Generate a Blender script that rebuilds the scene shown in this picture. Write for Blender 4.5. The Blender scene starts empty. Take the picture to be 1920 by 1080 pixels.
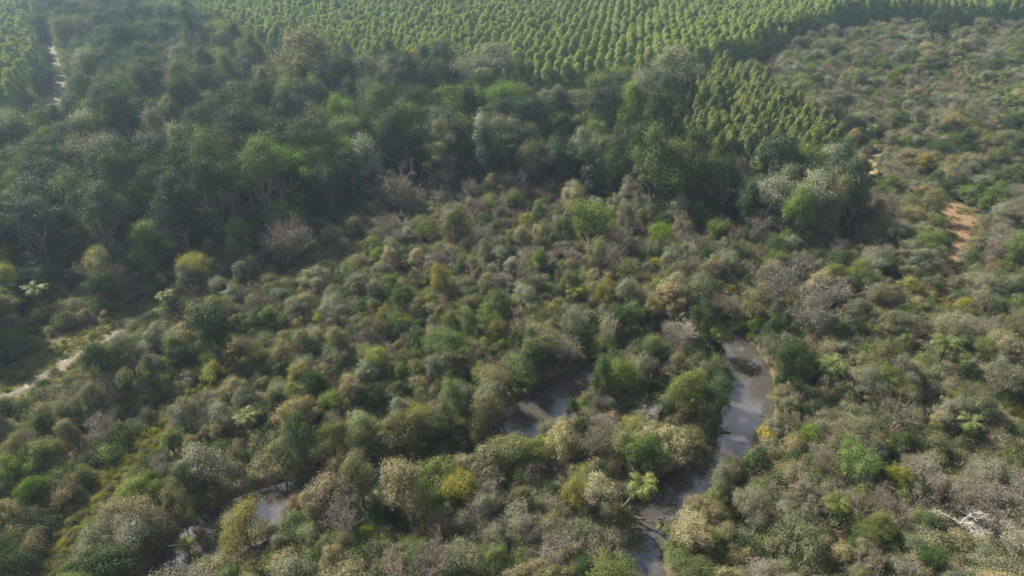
import bpy, math, random
import numpy as np
from mathutils import Vector

# ------------------------------------------------------------------ camera, sky, sun, exposure
S = bpy.context.scene
CAM_H, PITCH, F = 70.0, math.radians(31.5), 1280.0        # F in pixels of the 1920 px wide photograph
camd = bpy.data.cameras.new("camera"); cam = bpy.data.objects.new("camera", camd)
S.collection.objects.link(cam); S.camera = cam
camd.lens = 24.0; camd.sensor_width = 36.0; camd.clip_end = 6000.0
cam.location = (0, 0, CAM_H); cam.rotation_euler = (math.pi / 2 - PITCH, 0, 0)

SUN_EL, SUN_AZ = math.radians(44), math.radians(-58)      # azimuth measured from +Y towards +X
w = bpy.data.worlds.new("World"); S.world = w; w.use_nodes = True
nt = w.node_tree; bg = nt.nodes["Background"]
sky = nt.nodes.new("ShaderNodeTexSky"); sky.sky_type = 'NISHITA'; sky.sun_disc = False
sky.sun_elevation = SUN_EL; sky.sun_rotation = SUN_AZ; sky.dust_density = 2.0
tc = nt.nodes.new("ShaderNodeTexCoord"); mp = nt.nodes.new("ShaderNodeMapping"); mp.inputs['Scale'].default_value = (2.2, 2.2, 4.0)
nz = nt.nodes.new("ShaderNodeTexNoise"); nz.inputs['Scale'].default_value = 1.6; nz.inputs['Detail'].default_value = 7
rp = nt.nodes.new("ShaderNodeValToRGB"); rp.color_ramp.elements[0].position = .47; rp.color_ramp.elements[1].position = .60
rp.color_ramp.elements[1].color = (.85, .85, .85, 1)
mx = nt.nodes.new("ShaderNodeMixRGB"); mx.inputs[2].default_value = (13.0, 12.6, 12.9, 1)
L = nt.links.new
L(tc.outputs['Generated'], mp.inputs[0]); L(mp.outputs[0], nz.inputs['Vector']); L(nz.outputs['Fac'], rp.inputs[0])
L(rp.outputs[0], mx.inputs[0]); L(sky.outputs[0], mx.inputs[1]); L(mx.outputs[0], bg.inputs[0])
bg.inputs[1].default_value = 0.043

sd = bpy.data.lights.new("sun", 'SUN'); sd.energy = 5.0; sd.angle = math.radians(0.6); sd.color = (1.0, .93, .82)
sun = bpy.data.objects.new("sun", sd); S.collection.objects.link(sun)
sdir = Vector((math.sin(SUN_AZ) * math.cos(SUN_EL), math.cos(SUN_AZ) * math.cos(SUN_EL), math.sin(SUN_EL)))
sun.rotation_euler = sdir.to_track_quat('Z', 'Y').to_euler(); sun.location = (0, 0, 300)

S.view_settings.view_transform = 'Standard'; S.view_settings.look = 'None'
S.view_settings.exposure = 1.28; S.view_settings.gamma = 1.0
cy = S.cycles
cy.max_bounces = 5; cy.diffuse_bounces = 3; cy.glossy_bounces = 2; cy.transmission_bounces = 3
cy.volume_bounces = 1; cy.transparent_max_bounces = 4
cy.use_denoising = True; cy.caustics_reflective = False; cy.caustics_refractive = False
cy.use_adaptive_sampling = True; cy.adaptive_threshold = 0.02

# ------------------------------------------------------------------ helpers
rng = np.random.default_rng(7); random.seed(7)
SC = S.collection
CP, SP = math.cos(PITCH), math.sin(PITCH)

def at(x, y, z=0.0):
    """the world point at height z seen at photograph pixel (x, y)"""
    u, v = (x - 960) / F, (540 - y) / F
    d = (u, CP + v * SP, -SP + v * CP)
    t = (z - CAM_H) / d[2]
    return (d[0] * t, d[1] * t)

def proj(X, Y, Z):
    """photograph pixel of world points (arrays)"""
    zc = Y * CP - (Z - CAM_H) * SP
    up = Y * SP + (Z - CAM_H) * CP
    zc = np.maximum(zc, 1e-3)
    return 960 + F * X / zc, 540 - F * up / zc

def inpoly(px, py, poly):
    r = np.zeros(np.shape(px), bool); n = len(poly)
    for i in range(n):
        x1, y1 = poly[i]; x2, y2 = poly[(i + 1) % n]
        if y1 == y2: continue
        c = ((y1 > py) != (y2 > py)) & (px < (x2 - x1) * (py - y1) / (y2 - y1) + x1)
        r ^= c
    return r

def wave(X, Y, s=1.0, k=0):
    """smooth pseudo noise, about -1..1"""
    a = np.sin(X / (9.1 * s) + 1.3 * k + 1.7 * np.sin(Y / (13.7 * s) + k))
    b = np.sin(Y / (7.7 * s) + 2.1 * k + 1.9 * np.sin(X / (11.3 * s) - k))
    c = np.sin((X + Y) / (4.9 * s) + 0.7 * k) * .5
    return (a + b + c) / 2.5

def spline(pts, n=8):
    P = np.array(pts, float); P = np.vstack([2 * P[0] - P[1], P, 2 * P[-1] - P[-2]]); out = []
    for i in range(1, len(P) - 2):
        for t in np.linspace(0, 1, n, endpoint=False):
            a, b, c, d = P[i - 1], P[i], P[i + 1], P[i + 2]
            out.append(.5 * ((2 * b) + (c - a) * t + (2 * a - 5 * b + 4 * c - d) * t * t + (3 * b - a - 3 * c + d) * t ** 3))
    out.append(P[-2]); return np.array(out)

def dist_to(X, Y, line):
    """distance minus the local half width of a polyline of (x, y, halfwidth)"""
    best = np.full(np.shape(X), 1e9)
    for a, b in zip(line[:-1], line[1:]):
        dx, dy = b[0] - a[0], b[1] - a[1]
        t = np.clip(((X - a[0]) * dx + (Y - a[1]) * dy) / (dx * dx + dy * dy + 1e-9), 0, 1)
        d = np.hypot(X - a[0] - t * dx, Y - a[1] - t * dy) - (a[2] + t * (b[2] - a[2]))
        best = np.minimum(best, d)
    return best

# ------------------------------------------------------------------ plan of the place
WATER_Z = -0.7
river_px = [(-60, 1420, 4), (150, 1260, 4), (270, 1150, 3.8), (340, 1062, 3.8), (430, 990, 4.6), (555, 945, 4.4), (690, 915, 3.6),
            (800, 900, 3.4), (895, 872, 3.3), (955, 828, 4.2), (1000, 780, 4.6), (1060, 741, 4.6), (1130, 698, 3.4), (1200, 660, 3.0),
            (1270, 632, 3.0), (1330, 627, 3.4), (1378, 657, 3.9), (1402, 705, 3.9), (1404, 765, 3.8), (1378, 825, 3.5),
            (1328, 876, 2.3), (1268, 928, 3.8), (1218, 985, 3.0), (1203, 1040, 2.4), (1216, 1100, 2.8), (1260, 1200, 2.8), (1330, 1400, 3)]
RIVER = spline([(*at(x, y, WATER_Z), h) for x, y, h in river_px], 6)
track_px = [(-260, 850, 1.3), (-60, 770, .9), (40, 728, .9), (100, 694, 1.4), (150, 662, .7), (215, 627, .9), (250, 602, 1.0), (290, 577, .6), (330, 550, .3)]
TRACK = spline([(*at(x, y), h) for x, y, h in track_px], 6)
FLOODWAY = [(-400, 930), (-60, 800), (60, 742), (110, 712), (220, 648), (290, 600), (400, 528), (440, 496), (425, 474), (330, 532), (200, 592), (100, 642), (0, 690), (-60, 715), (-400, 830)]
strip_px = [(470, 660, 1.4), (400, 712, 2.4), (345, 760, 2.2), (285, 820, 2.5), (215, 900, 2.6), (165, 960, 2.7), (120, 1030, 2.4), (40, 1140, 2.2)]
STRIP = spline([(*at(x, y, .5), h) for x, y, h in strip_px], 6)
MEADOW = [(1700, 772), (1760, 752), (1850, 758), (2000, 770), (2050, 812), (1930, 812), (1820, 800), (1730, 800)]
RED = [(1736, 366), (1772, 372), (1818, 394), (1844, 428), (1832, 456), (1806, 474), (1795, 508), (1786, 542), (1778, 590), (1755, 590), (1760, 530), (1764, 490), (1768, 462), (1760, 430), (1745, 396)]
REDX = [(1735, 366), (1775, 374), (1825, 396), (1850, 428), (1845, 475), (1815, 500), (1805, 560), (1795, 620), (1750, 620), (1755, 490), (1750, 430), (1735, 396)]
TANP = [(1625, 290), (1648, 292), (1650, 350), (1628, 356), (1618, 320)]
SIDEPATH = spline([(*at(x, y), h) for x, y, h in [(90, 84, 3.5), (102, 105, 4.2), (108, 125, 4.6), (120, 152, 4.2), (106, 176, 4.6), (96, 198, 5), (108, 222, 4.5), (105, 245, 3)]], 5)
FARRED = [[(1765, 62), (1830, 66), (1846, 76), (1795, 78)], [(1405, 124), (1452, 112), (1458, 126), (1425, 136)], [(1870, 266), (1925, 284), (1935, 298), (1882, 284)]]

PL_FAR = [(230, 12), (330, 75), (440, 118), (560, 140), (700, 160), (850, 182), (1000, 196), (1140, 196), (1230, 188), (1340, 150), (1400, 135), (1440, 118),
          (1500, 88), (1560, 62), (1640, 50), (1740, 50), (1920, 56), (2500, 75), (2500, -240), (230, -240)]          # at z = 0
PL_YOUNG = [(1235, 200), (1285, 185), (1325, 150), (1345, 122), (1400, 138), (1445, 165), (1500, 196), (1532, 222), (1568, 268), (1540, 300), (1480, 310), (1400, 300), (1330, 285), (1250, 250)]   # z = 9
PL_LEFT = [(-500, -60), (38, -60), (78, 40), (98, 90), (90, 138), (20, 160), (-500, 200)]                              # z = 14
FOREST = [(60, -30), (95, 40), (120, 90), (140, 112), (150, 160), (125, 212), (60, 232), (0, 245), (-400, 285), (-400, 420), (100, 400), (300, 400), (450, 370), (560, 325),
          (700, 290), (850, 262), (1000, 264), (1150, 278), (1230, 308), (1400, 330), (1500, 362), (1585, 366), (1632, 320), (1600, 270), (1560, 268),
          (1540, 300), (1400, 300), (1250, 250), (1235, 200), (1330, 140), (1300, 108), (1250, 100), (1180, 112), (1130, 150), (1085, 178), (1010, 182), (975, 150), (900, 102), (760, 96), (640, 100),
          (560, 85), (470, 90), (430, 60), (330, 20), (240, -40)]                                                     # z = 16
LEFTBANK = [(-300, 410), (300, 400), (430, 400), (500, 400), (455, 460), (395, 490), (290, 545), (200, 588), (0, 668), (-300, 790)]   # z = 7
RIGHTUP = [(1395, 140), (1450, 105), (1500, 76), (1640, 48), (1920, 55), (2500, 70), (2500, 560), (1900, 500), (1680, 420), (1650, 330), (1600, 262), (1560, 262), (1530, 215), (1440, 160)]  # z = 3

def ground_z(X, Y):
    X = np.asarray(X, float); Y = np.asarray(Y, float)
    z = .45 * np.sin(X / 37 + 1) * np.sin(Y / 41) + .12 * wave(X, Y, 1.2, 3)
    d = dist_to(X, Y, RIVER)
    t = np.clip((d + 1.0) / 1.7, 0, 1); t = t * t * (3 - 2 * t)
    return -2.0 * (1 - t) + np.maximum(z, -.25) * t

# ------------------------------------------------------------------ materials
def mat(name, rough=.8):
    m = bpy.data.materials.new(name); m.use_nodes = True
    b = m.node_tree.nodes['Principled BSDF']; b.inputs['Roughness'].default_value = rough
    return m, m.node_tree, b

def leaf_mat(name, col, col2=None, trans=.32, spec=.12, rough=.65, vary=.28, hue=.03):
    """foliage: every leaf has its own brightness and every plant its own hue; col2 tints the share of leaves marked by 'tip'"""
    m, t, b = mat(name, rough); n = t.nodes; L = t.links.new
    a = n.new('ShaderNodeAttribute'); a.attribute_name = 'vary'
    a2 = n.new('ShaderNodeAttribute'); a2.attribute_name = 'tip'
    oi = n.new('ShaderNodeObjectInfo')
    mixc = n.new('ShaderNodeMixRGB'); mixc.inputs[1].default_value = (*col, 1); mixc.inputs[2].default_value = (*(col2 or col), 1)
    L(a2.outputs['Fac'], mixc.inputs[0])
    hs = n.new('ShaderNodeHueSaturation')
    mh = n.new('ShaderNodeMapRange'); mh.inputs['To Min'].default_value = .5 - hue; mh.inputs['To Max'].default_value = .5 + hue * .6
    L(oi.outputs['Random'], mh.inputs['Value']); L(mh.outputs[0], hs.inputs['Hue'])
    m1 = n.new('ShaderNodeMath'); m1.operation = 'MULTIPLY_ADD'; m1.inputs[1].default_value = 7.31; m1.inputs[2].default_value = 0
    fr = n.new('ShaderNodeMath'); fr.operation = 'FRACT'
    L(oi.outputs['Random'], m1.inputs[0]); L(m1.outputs[0], fr.inputs[0])
    ms = n.new('ShaderNodeMapRange'); ms.inputs['To Min'].default_value = .84; ms.inputs['To Max'].default_value = 1.12
    L(fr.outputs[0], ms.inputs['Value']); L(ms.outputs[0], hs.inputs['Saturation'])
    mv = n.new('ShaderNodeMapRange'); mv.inputs['To Min'].default_value = 1 - vary; mv.inputs['To Max'].default_value = 1 + vary
    L(a.outputs['Fac'], mv.inputs['Value'])
    m2 = n.new('ShaderNodeMath'); m2.operation = 'MULTIPLY_ADD'; m2.inputs[1].default_value = 23.7; m2.inputs[2].default_value = 0
    f2 = n.new('ShaderNodeMath'); f2.operation = 'FRACT'; L(oi.outputs['Random'], m2.inputs[0]); L(m2.outputs[0], f2.inputs[0])
    mo = n.new('ShaderNodeMapRange'); mo.inputs['To Min'].default_value = .82; mo.inputs['To Max'].default_value = 1.2; L(f2.outputs[0], mo.inputs['Value'])
    mm = n.new('ShaderNodeMath'); mm.operation = 'MULTIPLY'; L(mv.outputs[0], mm.inputs[0]); L(mo.outputs[0], mm.inputs[1]); L(mm.outputs[0], hs.inputs['Value'])
    L(mixc.outputs[0], hs.inputs['Color']); L(hs.outputs[0], b.inputs['Base Color'])
    b.inputs['Specular IOR Level'].default_value = spec
    if trans > 0:
        tr = n.new('ShaderNodeBsdfTranslucent'); br = n.new('ShaderNodeMixRGB'); br.blend_type = 'MULTIPLY'; br.inputs[0].default_value = 1
        br.inputs[2].default_value = (1.15, 1.25, .6, 1)
        L(hs.outputs[0], br.inputs[1]); L(br.outputs[0], tr.inputs[0])
        ms_ = n.new('ShaderNodeMixShader'); ms_.inputs[0].default_value = trans
        L(b.outputs[0], ms_.inputs[1]); L(tr.outputs[0], ms_.inputs[2]); L(ms_.outputs[0], n['Material Output'].inputs[0])
    return m

def noise_mat(name, cols, scale, rough=.95, detail=8, bump=0):
    m, t, b = mat(name, rough); n = t.nodes; L = t.links.new
    g = n.new('ShaderNodeNewGeometry'); z = n.new('ShaderNodeTexNoise'); z.inputs['Scale'].default_value = scale; z.inputs['Detail'].default_value = detail
    r = n.new('ShaderNodeValToRGB'); e = r.color_ramp.elements
    e[0].position = .3; e[0].color = (*cols[0], 1); e[1].position = .7; e[1].color = (*cols[-1], 1)
    for i, c in enumerate(cols[1:-1]):
        q = e.new(.3 + .4 * (i + 1) / (len(cols) - 1)); q.color = (*c, 1)
    L(g.outputs['Position'], z.inputs['Vector']); L(z.outputs['Fac'], r.inputs[0]); L(r.outputs[0], b.inputs['Base Color'])
    if bump:
        bp = n.new('ShaderNodeBump'); bp.inputs['Strength'].default_value = bump; bp.inputs['Distance'].default_value = .2
        L(z.outputs['Fac'], bp.inputs['Height']); L(bp.outputs[0], b.inputs['Normal'])
    b.inputs['Specular IOR Level'].default_value = .15
    return m

LEAF = {
    'deep green':      leaf_mat('leaf_deep_green', (.044, .074, .026), (0.073, 0.097, 0.031), trans=.25, hue=.015),
    'dark blue green': leaf_mat('leaf_blue_green', (.042, .074, .036), (0.076, 0.109, 0.055), trans=.2, spec=.15, rough=.65, hue=.015),
    'olive green':     leaf_mat('leaf_olive', (.146, .158, .078), (0.187, 0.175, 0.087)),
    'mid green':       leaf_mat('leaf_mid_green', (0.113, 0.153, 0.047), (0.133, 0.154, 0.052)),
    'bright green':    leaf_mat('leaf_bright_green', (.125, .185, .040), (0.166, 0.21, 0.048), trans=.4),
    'grey green':      leaf_mat('leaf_grey_green', (.172, .184, .122), (0.218, 0.215, 0.142), spec=.18, rough=.6),
    'silvery green':   leaf_mat('leaf_silver', (.175, .195, .125), (0.284, 0.295, 0.221), trans=.2, spec=.2, rough=.6),
    'yellow green':    leaf_mat('leaf_yellow_green', (.205, .210, .045), (0.246, 0.232, 0.059), trans=.4),
    'golden yellow':   leaf_mat('leaf_golden', (.40, .34, .015), (.12, .17, .03), trans=.3, hue=.01),
    'khaki brown':     leaf_mat('leaf_khaki', (0.220, 0.198, 0.102), (0.272, 0.231, 0.14), trans=.2, hue=.02),
    'russet brown':    leaf_mat('leaf_russet', (.215, .145, .090), (0.245, 0.17, 0.106), trans=.2, hue=.015),
}
TWIG = {
    'pale grey':     leaf_mat('twig_pale_grey', (.235, .215, .165), (.29, .27, .21), trans=0, spec=.1, rough=.9, vary=.35, hue=.008),
    'pinkish grey':  leaf_mat('twig_pinkish_grey', (.175, .153, .12), (.21, .185, .15), trans=0, spec=.1, rough=.9, vary=.35, hue=.01),
    'brownish grey': leaf_mat('twig_brownish_grey', (.175, .152, .102), (.19, .19, .11), trans=0, spec=.1, rough=.9, vary=.35, hue=.01),
    'bleached white': leaf_mat('twig_white', (.50, .47, .42), (.55, .52, .47), trans=0, spec=.1, rough=.9, vary=.25, hue=.004),
}
EUC = leaf_mat('leaf_eucalyptus', (.104, .126, .058), (.18, .16, .072), trans=.35, hue=.02, spec=.25)
EUCY = leaf_mat('leaf_young_eucalyptus', (.112, .165, .045), (.20, .20, .055), trans=.38, hue=.02, spec=.25)
EUCL = leaf_mat('leaf_broad_eucalyptus', (.150, .235, .058), (.27, .28, .065), trans=.4, hue=.02, spec=.25)
PALM = leaf_mat('leaf_palm', (.088, .128, .028), (.14, .165, .035), trans=.35, spec=.3, rough=.5, hue=.02)
HERB = leaf_mat('leaf_herb', (.165, .180, .035), (.22, .19, .055), trans=.4)
DRYG = leaf_mat('leaf_dry_grass', (.26, .22, .12), (.20, .20, .09), trans=.2, hue=.01)
BARK = noise_mat('bark_brown', [(.07, .055, .042), (.15, .125, .1)], 3)
BARKG = noise_mat('bark_grey', [(.17, .15, .125), (.32, .29, .25)], 3)
BARKE = noise_mat('bark_eucalyptus', [(.20, .13, .09), (.36, .29, .22)], 2)
BARKW = noise_mat('bark_bleached', [(.42, .39, .35), (.6, .57, .53)], 3)

# ------------------------------------------------------------------ mesh builders
def build_mesh(name, V, faces4, material, vary=None, tip=None, F3=None):
    me = bpy.data.meshes.new(name)
    V = np.asarray(V, np.float32).reshape(-1, 3); F4 = np.asarray(faces4, np.int32).reshape(-1, 4)
    me.vertices.add(len(V)); me.vertices.foreach_set('co', V.ravel())
    me.loops.add(len(F4) * 4); me.loops.foreach_set('vertex_index', F4.ravel())
    me.polygons.add(len(F4)); me.polygons.foreach_set('loop_start', np.arange(0, len(F4) * 4, 4, dtype=np.int32))
    me.polygons.foreach_set('loop_total', np.full(len(F4), 4, np.int32))
    me.update(calc_edges=True); me.materials.append(material)
    for nm, arr in (('vary', vary), ('tip', tip)):
        if arr is not None:
            at_ = me.attributes.new(nm, 'FLOAT', 'FACE'); at_.data.foreach_set('value', np.asarray(arr, np.float32))
    return me

class Geo:
    def __init__(s): s.V = []; s.F = []; s.n = 0; s.vary = []; s.tip = []
    def add(s, V, Fc, vary=None, tip=None):
        V = np.asarray(V, float).reshape(-1, 3); Fc = np.asarray(Fc, int).reshape(-1, 4)
        s.V.append(V); s.F.append(Fc + s.n); s.n += len(V); k = len(Fc)
        s.vary.append(np.full(k, .5) if vary is None else np.asarray(vary)); s.tip.append(np.zeros(k) if tip is None else np.asarray(tip))
    def tube(s, pts, rad, sides=5):
        pts = np.asarray(pts, float); n = len(pts)
        d = np.gradient(pts, axis=0); d /= np.linalg.norm(d, axis=1)[:, None] + 1e-9
        ref = np.array([1., .13, .05]) if abs(d[0][0]) < .8 else np.array([0, 1., 0])
        a = np.cross(d, ref); a /= np.linalg.norm(a, axis=1)[:, None] + 1e-9; b = np.cross(d, a)
        th = np.arange(sides) * 2 * math.pi / sides
        R = np.asarray(rad, float)[:, None, None]
        V = pts[:, None] + R * (np.cos(th)[None, :, None] * a[:, None] + np.sin(th)[None, :, None] * b[:, None])
        i = np.arange(n - 1)[:, None] * sides; j = np.arange(sides)[None]; k = (j + 1) % sides
        Fc = np.stack([i + j, i + k, i + sides + k, i + sides + j], -1)
        s.add(V, Fc, tip=np.zeros((n - 1) * sides), vary=np.full((n - 1) * sides, .5))
    def leaves(s, P, N, size, aspect, r, tip=None, droop=0.0):
        n = len(P); N = N / (np.linalg.norm(N, axis=1)[:, None] + 1e-9)
        T = r.normal(size=(n, 3)); T[:, 2] -= droop; T -= (T * N).sum(1)[:, None] * N; T /= np.linalg.norm(T, axis=1)[:, None] + 1e-9
        B = np.cross(N, T); L_ = size * r.uniform(.6, 1.4, n)[:, None] * .5; W_ = L_ * aspect
        V = np.stack([P - T * L_, P + B * W_ + N * W_ * .25, P + T * L_, P - B * W_ + N * W_ * .25], 1)
        s.add(V, np.arange(n * 4).reshape(n, 4), r.uniform(0, 1, n), tip)
    def mesh(s, name, m):
        return build_mesh(name, np.vstack(s.V), np.vstack(s.F), m, np.concatenate(s.vary), np.concatenate(s.tip))

def sph(n, r, zmin=-1.0):
    d = r.normal(size=(n * 3, 3)); d /= np.linalg.norm(d, axis=1)[:, None]
    d = d[d[:, 2] > zmin]; return d[:n]

def lump_leaves(g, c, rad, n, size, aspect, r, squash=.8, zmin=-.5, tipf=.25, droop=0, fill=.35):
    d = sph(n, r, zmin); n = len(d); k = r.uniform(0, 1, n) ** fill
    # uneven outline: push leaves by a random lobe pattern
    q = r.normal(size=3) * 2.2; lob = 1 + .24 * np.sin(d @ q * 1.6 + r.uniform(0, 6)) + .12 * np.sin(d @ q[::-1] * 3.7) + .11 * r.normal(size=n)
    P = np.array(c) + d * (rad * k * lob)[:, None] * np.array([1, 1, squash])
    N = d + r.normal(size=(n, 3)) * .34 + np.array([0, 0, .3])
    g.leaves(P, N, size, aspect, r, (r.uniform(0, 1, n) < tipf) * r.uniform(.5, 1, n), droop)

def limb_pts(p0, p1, r, k=5, sag=.12):
    p0 = np.array(p0, float); p1 = np.array(p1, float); t = np.linspace(0, 1, k)[:, None]
    l = np.linalg.norm(p1 - p0); o = r.normal(size=3) * l * sag; o[2] = abs(o[2]) * -.3
    return p0 + (p1 - p0) * t + o * (np.sin(t * math.pi)) + np.cumsum(r.normal(size=(k, 3)) * l * .015, 0) * (t * (1 - t) * 4 + .0)

def trunk_mesh(name, h, r0, targets, r, m, lean=.05, split=.35):
    g = Geo(); top = np.array([r.normal() * h * lean, r.normal() * h * lean, h])
    main = limb_pts((0, 0, -.6), top, r, 7, .05); g.tube(main, np.linspace(r0, r0 * .3, 7), 7)
    for t in targets:
        k = int(np.clip(split * 6 + r.integers(0, 3), 1, 5)); p0 = main[k]
        if t[2] < p0[2] * .6: p0 = main[1]
        g.tube(limb_pts(p0, t, r, 5), np.linspace(r0 * .45, r0 * .1, 5), 5)
    return g.mesh(name, m)

def leafy(seed, R, Hh, base, n_l, lr, leaves, size, aspect=.55, squash=.85, skirt=0, dome=1.0, tipf=.25, droop=0, bark=None, zmin=-.5, spread=1.0):
    """returns (crown Geo, trunk mesh)"""
    r = np.random.default_rng(seed); g = Geo(); C_ = []
    cz = base + (Hh - base) * .5; hz = (Hh - base) * .5
    d = sph(n_l, r, -.35)
    for i in range(len(d)):
        k = r.uniform(.35, 1) ** .6; rad = lr * r.uniform(.5, 1.5)
        c = np.array([d[i][0] * (R - rad * .6) * k * spread, d[i][1] * (R - rad * .6) * k * spread, cz + d[i][2] * (hz - rad * .5) * dome * (k * .4 + .6)])
        c[:2] *= r.uniform(.6, 1.35); C_.append((c, rad))
    C_.append((np.array([0, 0, cz + hz * .55]), lr))
    for i in range(skirt):
        a = r.uniform(0, 6.28); rr = R * r.uniform(.35, .8)
        C_.append((np.array([math.cos(a) * rr, math.sin(a) * rr, base * r.uniform(.1, 1.0) + lr * .3]), lr * r.uniform(.7, 1.1)))
    tot = sum(q[1] ** 2 for q in C_)
    for c, rad in C_:
        n = int(leaves * rad ** 2 / tot)
        lump_leaves(g, c, rad, n, size, aspect, r, squash * r.uniform(.8, 1.15), zmin, tipf, droop)
        # a few sprays that stick out of the lump
        m_ = max(3, n // 8); dd = sph(m_, r, -.1); P = c + dd * rad * r.uniform(.9, 1.6, len(dd))[:, None]
        g.leaves(P, dd + r.normal(size=dd.shape), size * .9, aspect, r, np.zeros(len(dd)), droop)
    tg = [c for c, rad in C_[:9]]
    tm = trunk_mesh('trunk', Hh * .72, .028 * Hh + .03, tg, r, bark or BARK)
    return g, tm

def branch_tree(seed, R, Hh, twigs=1500, weep=0.0, thick=1.0, leafn=0):
    r = np.random.default_rng(seed); g = Geo(); gt = Geo(); tips = []
    def grow(p, d, l, rad, lev, geo):
        k = 4; pts = [p]; q = p.copy(); dd = d.copy()
        for i in range(k):
            dd = dd + r.normal(size=3) * .16 + np.array([0, 0, .05 - weep * .1]); dd /= np.linalg.norm(dd); q = q + dd * l / k; pts.append(q.copy())
        geo.tube(pts, np.linspace(rad, rad * .55, k + 1), 5 if lev < 1 else 4 if lev < 2 else 3)
        if lev >= 3: tips.append((pts[2], pts[-1], dd)); return
        for i in range(r.integers(3, 6) if lev else r.integers(5, 8)):
            j = r.integers(1 if lev else 2, k + 1); a = r.normal(size=3) * .75; a[2] = abs(a[2]) * .5 + .1
            nd = dd * .75 + a; nd /= np.linalg.norm(nd)
            grow(np.array(pts[j]), nd, l * r.uniform(.52, .78), rad * .5, lev + 1, g)
    grow(np.array([0, 0, -.5]), np.array([r.normal() * .08, r.normal() * .08, 1.]), Hh * .42, .035 * Hh * thick, 0, gt)
    # normalise the crown to its size
    allp = np.vstack([t[1] for t in tips]); sx = R / (np.percentile(np.abs(allp[:, :2]), 92) + 1e-6); sz = Hh / np.percentile(allp[:, 2], 97)
    for G in (g, gt):
        for i in range(len(G.V)): G.V[i] = G.V[i] * np.array([sx, sx, sz])
    sc = np.array([sx, sx, sz])
    idx = r.integers(0, len(tips), twigs); t = r.uniform(0, 1, twigs)[:, None]
    A = np.array([tips[i][0] for i in idx]); B = np.array([tips[i][1] for i in idx]); D = np.array([tips[i][2] for i in idx])
    P0 = (A + (B - A) * t) * sc
    hf = twigs // 2; cl = np.array([tips[i][1] for i in r.integers(0, len(tips), hf)]) * sc; o_ = r.normal(size=(hf, 3)); o_ /= np.linalg.norm(o_, axis=1)[:, None]
    P0[:hf] = cl * np.array([.92, .92, .96]) + o_ * R * .26 * r.uniform(0, 1, hf)[:, None] ** .4; D[:hf] = D[:hf] * .5 + o_
    dd = D * .6 + r.normal(size=(twigs, 3)) * .7 + np.array([0, 0, .25 - weep]); dd /= np.linalg.norm(dd, axis=1)[:, None]
    ln = r.uniform(.25, .75, twigs)[:, None] * R * .24; P1 = P0 + dd * ln
    side = np.cross(dd, r.normal(size=(twigs, 3))); side /= np.linalg.norm(side, axis=1)[:, None]; wd = r.uniform(.007, .016, twigs)[:, None] * (.5 + R * .22)
    V = np.stack([P0 - side * wd, P0 + side * wd, P1 + side * wd * .3, P1 - side * wd * .3], 1)
    g.add(V, np.arange(twigs * 4).reshape(-1, 4), r.uniform(0, 1, twigs), (r.uniform(0, 1, twigs) < .35) * 1.0)
    if leafn:
        g.leaves(P1[:leafn], r.normal(size=(leafn, 3)) * .5 + np.array([0, 0, .8]), .09, .5, r, np.zeros(leafn))
    return g, gt.mesh('trunk', BARKG)

def euc(seed, Hh, base, R, leaves, size=.55, lean=0):
    r = np.random.default_rng(seed); g = Geo()
    t = r.uniform(0, 1, leaves) ** .8; z = base + (Hh - base) * t
    prof = R * np.sin(np.clip((1 - t) * 1.35 + .10, 0, 1.3) * 1.5) ** .8
    a = r.uniform(0, 6.283, leaves); lobes = 1 + .22 * np.sin(a * 3 + z * 1.3 + r.uniform(0, 6)) + .15 * np.sin(a * 2 - z * 2.1)
    rr = prof * r.uniform(0, 1, leaves) ** .4 * lobes
    P = np.stack([np.cos(a) * rr + lean * t * t * 1.2, np.sin(a) * rr, z + r.normal(size=leaves) * .2], 1)
    N = np.stack([np.cos(a), np.sin(a), np.full(leaves, .55)], 1) + r.normal(size=(leaves, 3)) * .38
    tip = np.clip((r.uniform(0, 1, leaves) < .10 + .6 * t ** 3) * r.uniform(.4, 1, leaves), 0, 1)
    g.leaves(P, N, size, .5, r, tip, droop=.8)
    gt = Geo(); gt.tube([(0, 0, -.5), (0, 0, Hh * .4), (lean * .3, 0, Hh * .7), (lean, 0, Hh * .95)], [.13, .11, .07, .02], 6)
    for i in range(7):
        zz = base + (Hh - base) * r.uniform(-.15, .7); aa = r.uniform(0, 6.28)
        gt.tube([(0, 0, zz), (math.cos(aa) * R * .6, math.sin(aa) * R * .6, zz + 1.0)], [.035, .012], 4)
    return g, gt.mesh('trunk', BARKE)

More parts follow.
